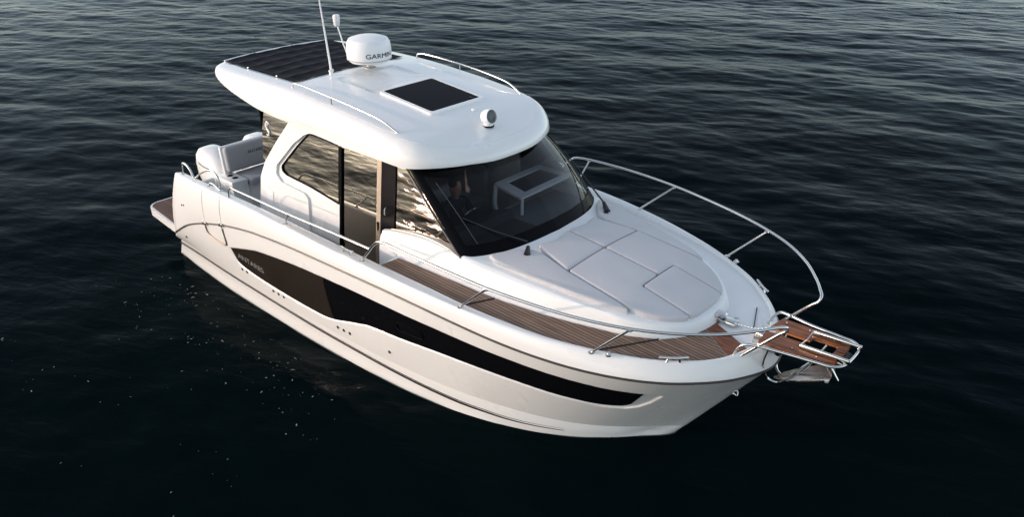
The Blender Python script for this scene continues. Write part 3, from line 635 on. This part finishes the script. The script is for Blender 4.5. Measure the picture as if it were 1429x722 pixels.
for s in both:
    ca = empty('cabin_side'); ca.parent = boat
    plate([rounded(outer, .03, 3)], .0, .05, 'cabin_arch', GEL, ca, s)
    plate([inner, win1], -.035, .03, 'cabin_panel', GEL, ca, s)
    wf = MB()
    wf.prism([win1, [(lerp(3.78, x, .955), lerp(2.48, z, .955)) for x, z in win1]], lambda u, v, t_: (u, s*(cy(v)-.030-t_), v), .02)
    wf.build('window_trim', BLACK, ca)
    plate([[(lerp(3.78, x, .99), lerp(2.48, z, .99)) for x, z in win1]], -.046, .006, 'side_window', G_SIDE, ca, s)
    if s < 0:
        # sliding door in its black jamb
        dr = empty('sliding_door'); dr.parent = boat
        plate([[(4.425, 1.0), (4.425, 2.84), (5.135, 2.84), (5.135, 1.0)]], -.050, .006, 'door_glass', G_SIDE, dr, s)
        plate([[(5.135, .98), (5.135, 2.86), (5.215, 2.86), (5.215, .98)]], -.028, .03, 'door_stile', BEIGE, dr, s)
        plate([[(4.40, .98), (4.40, 2.86), (4.435, 2.86), (4.435, .98)]], -.024, .04, 'door_seal', BLACK, dr, s)
        plate([[(4.38, 2.835), (4.38, 2.862), (5.215, 2.862), (5.215, 2.835)]], -.026, .03, 'door_head_rail', BEIGE, dr, s)
        MB().box((5.175, s*(cy(1.98)-.024), 1.98), (.022, .02, .12), .006).build('door_handle', BLACK, dr)
        plate([[(5.215, .96), (5.215, 2.90), (5.475, 2.90), (5.475, .96)]], -.032, .05, 'door_post', BLACK, ca, s)
        MB().box((4.0, -cy(1.47)-.012, 1.465), (.76, .05, .075), .01).build('black_strip', RUBBER, dr)  # black strip along the cabin panel, aft of the door
        MB().tube([(5.36, -cy(2.2)+.03, 2.18), (5.36, -cy(2.2)-.03, 2.2), (5.37, -cy(2.2)-.03, 2.28), (5.36, -cy(2.2)+.03, 2.3)], .008, 8, 4).build('door_catch', STEEL, ca)
    else:
        plate([[(4.43, .95), (4.43, 2.90), (5.475, 2.90), (5.475, .95)]], -.032, .05, 'cabin_wall', GEL, ca, s)
    plate([[(5.475, 1.93), (5.475, 2.87), (5.68, 2.87), (6.63, 2.03), (6.55, 1.98)]], -.046, .006, 'quarter_window', G_SIDE, ca, s)
    MB().tube([(5.48, s*(cy(2.84)-.035), 2.852), (5.70, s*(cy(2.84)-.035), 2.852)], .01, 8, 0).build('window_head', BEIGE, ca)
    MB().tube([(5.475, s*1.262, 2.045), (5.83, s*1.262, 2.098), (6.2, s*1.262, 2.118), (6.5, s*1.262, 2.09), (6.62, s*1.262, 2.05)], .008, 8, 6).build('window_sill', BEIGE, ca)
    # hatch box and light on the wall
    plate([rounded([(2.78, 1.66), (2.78, 1.90), (2.93, 1.86), (2.93, 1.62)], .02)], .008, .012, 'wall_locker', GELM, ca, s)
    MB().tube([(3.20, s*(cy(2.09)+.006), 2.075), (3.7, s*(cy(2.09)+.006), 2.05)], .003, 6, 0).build('panel_crease', GELM, ca)
# rear bulkhead, side curtain
rbk = MB().box((2.66, 0, 1.95), (.03, 2.3, 2.1), 0).build('rear_bulkhead', BLACK, boat)
for y in (-1.1, -.37, .37, 1.1): MB().box((2.638, y, 1.95), (.02, .05, 1.98), .004).build('door_frame', BEIGE, rbk)
sc_ = MB().prism([[(2.668, 2.30), (2.662, 3.06), (3.40, 3.0), (3.32, 2.90), (3.02, 2.58), (2.74, 2.26)]], lambda u, v, t_: (u, -(cy(v)-.02-t_), v), .008).build('side_screen', G_SIDE, boat)
mb = MB()
lg = [(2.86, 2.81), (2.80, 2.835), (2.775, 2.785), (2.80, 2.74), (2.845, 2.70), (2.83, 2.65), (2.78, 2.66)]
P = smooth2d(lg, 6)
mb.tube([(u, -(cy(v)-.013), v) for u, v in P], .02, 6, 0, rs=[.006, .016, .020, .015, .018, .011, .005])
mb.lathe([(0, 0), (.018, 0), (.018, .006), (0, .007)], (2.80, -(cy(2.8)-.016), 2.80), 14, Matrix.Rotation(math.pi/2, 3, 'X'))
mb.build('screen_emblem', WHITEP, boat)

# ------------------------------------------------------------------ windscreen
up = half([(5.70, -1.15), (5.80, -1.12), (5.98, -.93), (6.14, -.6), (6.20, -.3), (6.21, 0)], 60)
lo = half([(6.665, -1.262), (6.80, -1.165), (6.98, -.862), (7.08, -.472), (7.12, 0)], 60)
def ws_pt(i, t_, off=0):
    a = Vector((lo[i][0]-.004, lo[i][1], float(ztop(*lo[i]))-.02)); b_ = Vector((up[i][0], up[i][1], 2.90+.05*(i/59)))
    p = a.lerp(b_, t_); nx = Vector((.6, -.5*(1-i/59), .6)).normalized(); return p+nx*(.05*4*t_*(1-t_)+off)
def ws_grid(i0, i1, t0, t1, off, n_=12, ni=None):
    out = []
    for i in range(i0, i1+1): out.append([tuple(ws_pt(i, t_, off)) for t_ in np.linspace(t0, t1, n_)])
    return np.array(out)
ws = empty('windscreen'); ws.parent = boat
mb = MB()
for s in both: mb.grid(mir(ws_grid(4, 59, .02, .98, 0), -s))
mb.build('windscreen_glass', G_WIND, ws)
mb = MB()
for s in both:
    for off in (.006, -.010):
        mb.grid(mir(ws_grid(4, 59, 0, .13, off, 4), -s)); mb.grid(mir(ws_grid(0, 6, 0, 1, off), -s)); mb.grid(mir(ws_grid(4, 59, .93, 1, off, 3), -s))
mb.build('windscreen_border', BLACK, ws)
for s in both:
    MB().tube([(6.675, s*1.262, 2.035), (6.2, s*1.215, 2.43), (5.70, s*1.158, 2.87)], .016, 8, 6).build('windscreen_pillar', BLACK if s > 0 else mat('pillar_grey', (.05, .045, .045), .4), ws)
# wipers
for s in both:
    wp = empty('windscreen_wiper'); wp.parent = boat
    b0 = Vector((7.17, s*.70, 2.10))
    mo = MB(); mo.lathe([(0, 0), (.05, 0), (.05, .03), (.035, .045), (0, .05)], (7.26, s*.78, 2.065), 16)
    mo.tube([(7.28, s*.80, 2.10), (7.18, s*.66, 2.125)] if s < 0 else [(7.26, s*.82, 2.10), (7.12, s*.93, 2.16)], .028, 10, 0, rs=[.042, .022]); mo.build('wiper_motor', RUBBER, wp)
    MB().tube([(7.26, s*.80, 2.08), (7.34, s*.74, 2.085), (7.40, s*.80, 2.075), (7.34, s*.86, 2.075)], .006, 6, 5).build('washer_hose', RUBBER, wp)
    def wpt(i, t_, off):
        p = ws_pt(i, t_, off); return (p.x, -s*p.y if False else (abs(p.y)*s), p.z)
    if s < 0:
        a = [(7.12, -.60, 2.155), wpt(24, .20, .045), wpt(12, .40, .035)]; bl = [wpt(12, .13, .022), wpt(11, .45, .022), wpt(10, .80, .022)]
    else:
        a = [(7.12, .93, 2.16), wpt(12, .45, .05), wpt(10, .62, .04)]; bl = [wpt(17, .12, .022), wpt(13, .45, .025), wpt(9, .88, .025)]
    MB().tube(a, .008, 8, 4, rs=[.011, .006]).build('wiper_arm', RUBBER, wp)
    MB().tube(bl, .006 if s < 0 else .009, 6, 4).build('wiper_blade', RUBBER, wp)

# ------------------------------------------------------------------ roof
O_ = half([(1.49, 0), (1.50, -.80), (1.53, -1.0), (1.62, -1.14), (1.80, -1.23), (2.2, -1.285), (3, -1.315), (4, -1.325), (5, -1.325), (5.5, -1.32), (5.8, -1.265), (6.0, -1.15), (6.2, -.92), (6.33, -.66), (6.41, -.35), (6.43, 0)], 260)
zl_ = pchip([1.4, 1.62, 1.9, 2.4, 2.96, 3.5, 4, 4.6, 5.4, 5.75, 6.05, 6.3, 6.43], [3.42, 3.37, 3.28, 3.17, 3.08, 3.05, 3.10, 3.09, 3.005, 2.935, 2.95, 2.955, 2.93])
zr_ = pchip([1.4, 2, 3.4, 4.5, 5.4, 5.8, 6.1, 6.5], [3.475, 3.48, 3.475, 3.415, 3.32, 3.245, 3.14, 3.03])
OD = np.vstack([O_, O_[::-1]*np.array([1, -1])])
def odist(x, y):
    return np.sqrt(np.min((OD[:, 0]-x)**2+(OD[:, 1]-y)**2))
def roof_z(x, y, base=False):
    e = odist(x, y); zt_ = float(zr_(x))-.03*y*y; zl0 = float(zl_(x))
    R1 = .20-.075*min(max((x-5.6)/.5, 0), 1)-.10*min(max((1.95-x)/.4, 0), 1)
    h_ = math.sqrt(max(0, 1-(1-min(e/R1, 1))**(2.7-.8*min(max((x-5.7)/.3, 0), 1))))
    z = zl0+(zt_-zl0)*h_
    pr_ = min(max((.52-abs(y))/.02, 0), 1)*min(max((x-3.62)/.03, 0), 1)*min(max((4.42-x)/.06, 0), 1)
    cm = min(max((.915-abs(y))/.05, 0), 1)*min(max((x-1.575)/.04, 0), 1)*min(max((3.32-x)/.05, 0), 1)
    return z-.014*pr_-(.06*cm if base else 0)
rr = 1-np.array([0, .01, .025, .05, .08, .115, .155, .2, .26, .32, .38, .42, .46, .5, .56, .6, .605, .62, .7, .8, .9, 1.0])
def roofP(i, k): # ring fraction k (1 = edge)
    x, y = O_[i]; sx_ = min(max(x, 2.0), 5.75); return sx_+(x-sx_)*k, y*k
rows = []
for i in range(len(O_)):
    row = []
    for k in rr:
        x, y = roofP(i, k); row.append((x, y, roof_z(x, y, True)))
    x, y = O_[i]; zl0 = float(zl_(x))
    und = [(x*1, y, zl0-.012), (roofP(i, .985)[0], roofP(i, .985)[1], zl0-.02)]
    for k in (.94, .85, .6, .3, 0):
        xx, yy = roofP(i, k); zt_ = float(zr_(xx))-.03*yy*yy-.09; und.append((xx, yy, zl0-.01+(max(zt_, zl0)-zl0)*min(1, (1-k)*2.2)))
    rows.append([np.array(q) for q in (row[::-1]+und)])
rows = np.array(rows)
mb = MB()
for s in both: mb.grid(mir(rows, -s))
roof = mb.build('cabin_roof', GEL, boat, ang=50)
# front crease line as a soft raised rib
mb = MB()
for s in both:
    mb.tube([(x, -s*abs(y), roof_z(x, y)+.001) for x, y in [((6.43-6.13)*0+q[0], q[1]) for q in half([(5.62, -1.18), (5.85, -1.08), (6.03, -.86), (6.17, -.6), (6.24, -.3), (6.26, 0)], 30)]], .004, 6, 0)
mb.build('roof_crease', GEL, roof)
JOINT = mat('joint_grey', (.25, .23, .22), .6)
# groove between the roof and the cabin arch
for s in both: MB().tube([(x, s*(cy(z)+.004), z) for x, z in ((3.58, 3.09), (3.9, 3.095), (4.42, 3.08), (5.2, 2.985), (5.65, 2.92))], .005, 6, 5).build('roof_joint', JOINT, roof)
# canvas sunroof
xs = np.linspace(1.575, 3.36, 120); ys = np.linspace(-.945, .945, 40); rng = np.random.default_rng(7); P = []
for x in xs:
    row = []
    for y in ys:
        f = (x-1.575)/.2975; sag = .026*abs(math.sin(math.pi*f))**.6; ed = min(1, (.945-abs(y))/.09); w_ = .004*math.sin(9*y+3.1*f)+.003*math.sin(23*y-5*f)
        row.append((x, y, roof_z(x, y)+.015+ed*(-.002-sag+w_)))
    P.append(row)
cv = MB().grid(P).build('canvas_sunroof', FABRIC, boat, ang=80)
for x in (2.2, 2.9):
    for y in (-.945,): MB().box((x, y-.01, roof_z(x, y)+.01), (.03, .02, .015), .003).build('canvas_clip', STEEL, cv)
for y in (-.42, .25): MB().lathe([(0, 0), (.022, 0), (.022, .025), (0, .03)], (1.535, y, roof_z(1.54, y)), 12).build('canvas_knob', RUBBER, cv)
MB().tube([(1.545, y, roof_z(1.545, y)+.012) for y in np.linspace(-.93, .93, 14)], .013, 8, 0).build('canvas_bar', WHITEP, cv)
# glass roof hatch
hp = rounded([(4.505, -.44), (5.41, -.44), (5.41, .44), (4.505, .44)], .05)
hf = rounded([(4.465, -.485), (5.46, -.485), (5.46, .485), (4.465, .485)], .07)
def onroof(dz): return lambda u, v, t_: (u, v, float(zr_(u))-.03*.18+dz+t_)
hh = MB().prism([hf, hp], onroof(-.02), .05).build('hatch_frame', WHITEP, boat)
MB().prism([rounded([(4.50, -.445), (5.415, -.445), (5.415, .445), (4.50, .445)], .05)], onroof(.012), .014).build('hatch_glass', mat('hatch_acrylic', (.006, .006, .008), .05, ior=1.07), hh)
MB().box((5.36, .32, float(zr_(5.36))+.028), (.05, .03, .006), .002).build('hatch_latch', CHARC, hh)
# roof rails
for s in both:
    pts = [(3.48, s*1.11, roof_z(3.48, 1.11)), (3.50, s*1.115, roof_z(3.5, 1.11)+.05), (3.58, s*1.125, roof_z(3.58, 1.12)+.075), (4.3, s*1.15, roof_z(4.3, 1.15)+.09), (4.9, s*1.15, roof_z(4.9, 1.15)+.085), (5.25, s*1.14, roof_z(5.25, 1.14)+.075), (5.36, s*1.135, roof_z(5.36, 1.13)+.055), (5.54, s*1.115, roof_z(5.54, 1.11))]
    r_ = rail('roof_rail', pts, .0125, False)
    rail('rail_post', [(4.35, s*1.15, roof_z(4.35, 1.15)), (4.35, s*1.15, roof_z(4.35, 1.15)+.09)], .009, False, 0, r_)
# radar
rd = empty('radar'); rd.parent = boat
zb = roof_z(3.52, .18)
MB().lathe([(0, -.01), (.085, -.01), (.085, .008), (.055, .018), (.05, .09), (0, .09)], (3.52, .18, zb), 24).build('radar_pedestal', mat('pedestal_grey', (.45, .43, .40), .35, metal=.4), rd)
rp = [(0, 0), (.20, 0), (.28, .012), (.315, .04), (.328, .08), (.325, .16), (.316, .22), (.285, .26), (.2, .282), (.1, .292), (0, .296)]
MB().lathe([(a*.965, z*1.27) for a, z in rp], (3.52, .18, zb+.08), 56).build('radome', WHITEP, rd)
MB().lathe([(.31, .052), (.3155, .055), (.3155, .062), (.31, .065)], (3.52, .18, zb+.08), 56).build('radome_seam', mat('seam_grey', (.4, .4, .4), .5), rd)
V, F = text_mesh('GARMIN', .105, .0015); wv = V[:, 0].max(); P = []
th0 = math.radians(-10); Rr = .3185
for x, y, z in V:
    a = th0+(x/wv-.5)*.42*1.02/Rr; P.append((3.52+(Rr+z)*math.cos(a), .18+(Rr+z)*math.sin(a), zb+.08+.125+y*.85-.015))
mobj('radar_lettering', P, F, CHARC, rd, smooth=False)
# antennas
wa = empty('whip_antenna'); wa.parent = boat; zb = roof_z(3.43, -.43)
MB().lathe([(0, -.01), (.035, -.01), (.03, .02), (.018, .05), (0, .05)], (3.43, -.43, zb), 16).tube([(3.43, -.46, zb+.05), (3.43, -.40, zb+.06)], .022, 10, 0).build('antenna_base', WHITEP, wa)
MB().tube([(3.43, -.43, zb+.04), (3.415, -.43, zb+.2), (3.31, -.43, zb+1.1), (3.16, -.43, zb+2.4)], .01, 8, 4, rs=[.018, .015, .009, .005]).build('antenna_mast', WHITEP, wa)
ga = empty('gps_antenna'); ga.parent = boat
MB().tube([(2.93, .30, roof_z(2.93, .3)+.02), (2.86, .3, 3.56), (2.69, .30, 3.94)], .011, 8, 3).build('antenna_pole', WHITEP, ga)
MB().lathe([(0, 0), (.03, 0), (.045, .02), (.052, .12), (.052, .15), (.04, .165), (0, .17)], (2.685, .30, 3.92), 20).build('antenna_head', WHITEP, ga)
# searchlight
sl = empty('searchlight', (5.98, -.02, float(roof_z(5.98, -.02)))); sl.parent = boat; sl.scale = (.84, .84, .84); zb = roof_z(5.98, -.02); c0 = Vector((0, 0, 0))
MB().lathe([(0, -.01), (.088, -.01), (.088, .012), (0, .012)], c0, 24).build('light_gasket', BLACK, sl)
MB().lathe([(0, .01), (.078, .01), (.070, .06), (.05, .09), (0, .10)], c0, 24).build('light_base', WHITEP, sl)
R = Matrix.Rotation(math.radians(-2), 3, 'Z') @ Matrix.Rotation(math.radians(76), 3, 'Y')
MB().lathe([(0, -.11), (.05, -.105), (.09, -.075), (.108, -.03), (.112, .03), (.112, .075), (.100, .078), (.096, .03)], c0+Vector((0, 0, .135)), 28, R).build('light_head', WHITEP, sl)
MB().lathe([(0, .115), (.04, .108), (.08, .088), (.101, .070)], c0+Vector((0, 0, .135)), 28, R).build('light_lens', G_CLEAR, sl)
MB().lathe([(0, -.03), (.05, -.02), (.094, .03), (.094, .035), (.05, -.012), (0, -.022)], c0+Vector((0, 0, .135)), 24, R).build('light_reflector', mat('reflector_grey', (.12, .13, .14), .25, metal=.6), sl)
MB().lathe([(0, -.005), (.04, -.005), (.035, .015), (.015, .022), (0, .023)], (5.62, .10, roof_z(5.62, .10)), 18).build('anchor_light', WHITEP, boat)

# ------------------------------------------------------------------ interior
MB().box((4.6, 0, 1.0), (3.9, 2.4, .05), 0).build('cabin_sole', wood('cabin_floor', (.05, .03, .02), (.10, .06, .04)), boat)
mb = MB(); rows = []
for i in range(60):
    a = lo[i]; rows.append([(a[0]-.02-q*(a[0]-6.15), a[1]*(1-.06*q), float(ztop(*a))-.05-.02*q) for q in np.linspace(0, 1, 6)])
for s, m__, nm in ((-1, DASH, 'dashboard_helm'), (1, DASH_GLARE, 'dashboard_port')):
    MB().grid(mir(rows, -s)).build(nm.replace('_helm', '').replace('_port', ''), m__, boat)
hc = MB().box((6.22, -.50, 1.85), (.42, 1.1, .50), .06, Matrix.Rotation(-.35, 3, 'Y')).build('helm_console', DASH, boat)
MB().box((6.16, -.40, 2.10), (.02, .5, .22), .006, Matrix.Rotation(-.6, 3, 'Y')).build('chart_display', BLACK, hc)
MB().tube([(5.98+.05*math.cos(a), -.38+.19*math.sin(a), 2.0+.18*math.cos(a)) for a in np.linspace(0, 2*math.pi, 30)], .014, 8, 0).tube([(5.98, -.56, 2.0), (5.98, -.20, 2.0)], .01, 6, 0).build('steering_wheel', STEEL, hc)
hf_ = [(5.84, .22), (6.44, .08), (6.42, 1.17), (5.83, 1.17)]; hi_ = [(5.95, .37), (6.34, .27), (6.32, 1.05), (5.94, 1.05)]
co = MB().prism([rounded(hf_, .04), hi_], lambda u, v, t_: (u, v, 2.27+t_), .03).build('companion_hatch', WHITEP, boat)
MB().prism([hi_], lambda u, v, t_: (u, v, 2.275+t_), .01).build('hatch_pane', BLACK, co)
MB().tube([(5.86, .24, 2.28), (5.86, .22, 2.0), (5.9, .22, 1.9)], .03, 8, 5).tube([(6.42, .12, 2.28), (6.42, .12, 2.05)], .02, 8, 0).build('hatch_leg', WHITEP, co)
for y in (-.2,):
    st = MB().box((5.42, y, 1.48), (.48, .75, .14), .05).box((5.14, y, 1.84), (.13, .75, .62), .05, Matrix.Rotation(-.1, 3, 'Y')).build('helm_seat', SEATG, boat)
    MB().box((5.42, y, 1.20), (.3, .5, .42), .03).build('seat_box', WHITEP, st)
MB().box((4.2, .75, 1.42), (1.6, .6, .42), .05).box((4.2, 1.0, 1.85), (1.6, .14, .5), .05).build('saloon_sofa', SEATG, boat)
MB().box((3.3, -.75, 1.5), (.9, .6, .95), .03).build('galley_unit', INT, boat)

# ------------------------------------------------------------------ person at the helm
def skin_obj(name, verts, edges, radii, m, parent=None, sub=2):
    me = bpy.data.meshes.new(name); me.from_pydata(verts, edges, []); o = bpy.data.objects.new(name, me); COL.objects.link(o)
    md = o.modifiers.new('s', 'SKIN'); md.use_smooth_shade = True
    for i, r in enumerate(radii): me.skin_vertices[0].data[i].radius = (r, r) if not isinstance(r, tuple) else r
    me.skin_vertices[0].data[0].use_root = True
    o.modifiers.new('b', 'SUBSURF').levels = sub; o.modifiers['b'].render_levels = sub
    me.materials.append(m)
    if parent: o.parent = parent
    return o
SKIN = mat('skin', (.42, .21, .15), .5); CLOTH = mat('navy_clothing', (.018, .02, .035), .8); HAIR = mat('hair', (.03, .02, .015), .7)
pe = empty('person', (5.45, -.16, 1.57)); tag(pe, 'person in dark clothing seated at the helm behind the windscreen', 'person')
body_v = [(0, 0, .05), (0, 0, .22), (.02, 0, .40), (.03, 0, .50), (.04, 0, .56),
          (.0, .10, .04), (.40, .12, .06), (.46, .13, -.38), (.56, .13, -.44), (.0, -.10, .04), (.40, -.12, .06), (.46, -.13, -.38), (.56, -.13, -.44),
          (.03, .20, .46), (.16, .25, .22), (.40, .18, .30), (.03, -.20, .46), (.16, -.25, .22), (.40, -.20, .30)]
body_e = [(0, 1), (1, 2), (2, 3), (3, 4), (0, 5), (5, 6), (6, 7), (7, 8), (0, 9), (9, 10), (10, 11), (11, 12), (3, 13), (13, 14), (14, 15), (3, 16), (16, 17), (17, 18)]
body_r = [.15, .14, .15, .10, .055, .095, .07, .045, .045, .095, .07, .045, .045, .06, .045, .03, .06, .045, .03]
bo = skin_obj('body', body_v, body_e, body_r, CLOTH, pe)
hv = []
mb = MB(); P = []
for k, (r, z) in enumerate([(.01, -.125), (.045, -.115), (.062, -.08), (.072, -.03), (.078, .02), (.076, .07), (.06, .11), (.03, .13), (.005, .135)]):
    P.append([(r*1.12*math.cos(a)+.05+(.012 if abs(a) < .35 and -.05 < z < .03 else 0), r*.92*math.sin(a), z+.69) for a in np.linspace(-math.pi, math.pi, 24, endpoint=False)])
mb.grid(P, closev=True); mb.lathe([(0, -.08), (.05, -.08), (.048, .0), (0, .0)], (.04, 0, .60), 14)
mb.tube([(.14, 0, .70), (.155, 0, .68), (.14, 0, .665)], .011, 8, 3)
for s in both: mb.lathe([(0, 0), (.022, 0), (.018, .01), (0, .012)], (.05, s*.072, .685), 10, Matrix.Rotation(-s*math.pi/2, 3, 'X'))
hd = mb.build('head', SKIN, pe)
P = [[(r*1.16*math.cos(a)+.040, r*.98*math.sin(a), z+.69) for a in np.linspace(-math.pi, math.pi, 24, endpoint=False)] for r, z in [(.078, .035), (.080, .07), (.064, .113), (.034, .137), (.004, .143)]]
MB().grid(P, closev=True).build('hair', HAIR, pe)
for s in both:
    hb = Vector((.40, s*.19, .30)); mb = MB(); mb.box(hb+Vector((.04, 0, .0)), (.085, .03, .08), .013)
    for k in range(4):
        y0 = -.03+.02*k; mb.tube([hb+Vector((.075, 0, y0)), hb+Vector((.105, -s*.012, y0)), hb+Vector((.115, -s*.035, y0)), hb+Vector((.095, -s*.045, y0))], .009, 7, 3)
    mb.tube([hb+Vector((.02, 0, .035)), hb+Vector((.05, -s*.03, .05)), hb+Vector((.08, -s*.04, .045))], .010, 7, 3)
    mb.build('hand', SKIN, pe)

# ------------------------------------------------------------------ foam flecks beside the hull
rng = np.random.default_rng(11); mb = MB()
def fleck(x, y, r):
    k = rng.integers(5, 8); a0 = rng.random()*6.3; el = 1+rng.random()*2.2; ca_, sa_ = math.cos(a0), math.sin(a0)
    V = []
    for i in range(k):
        a = 2*math.pi*i/k; q = r*(.6+.5*rng.random()); u, v = q*math.cos(a)*el, q*math.sin(a); px, py = x+u*ca_-v*sa_, y+u*sa_+v*ca_
        V.append((px, py, float(wave(np.array([px]), np.array([py]))[0])+.005))
    c = (x, y, float(wave(np.array([x]), np.array([y]))[0])+.010); mb.add(V+[c], [(i, (i+1) % k, k) for i in range(k)])
dx, dy = math.cos(1.95+math.pi/2), math.sin(1.95+math.pi/2)
for _ in range(75):
    cx, cy_ = rng.uniform(.2, 5.8), -1.95-min(rng.exponential(1.1), 3.6)
    if cy_ > -ywf(cx)-.12: continue
    for _k in range(rng.integers(1, 6)):
        q = rng.normal()*.22; fleck(cx+dx*q+rng.normal()*.05, min(cy_+dy*q+rng.normal()*.05, -1.85), .003+.011*rng.random()**3)
fo = mb.build('foam', mat('foam', (.17, .19, .19), .7), None); tag(fo, kind='stuff', label='small white foam flecks drifting on the dark water beside the hull', cat='foam')
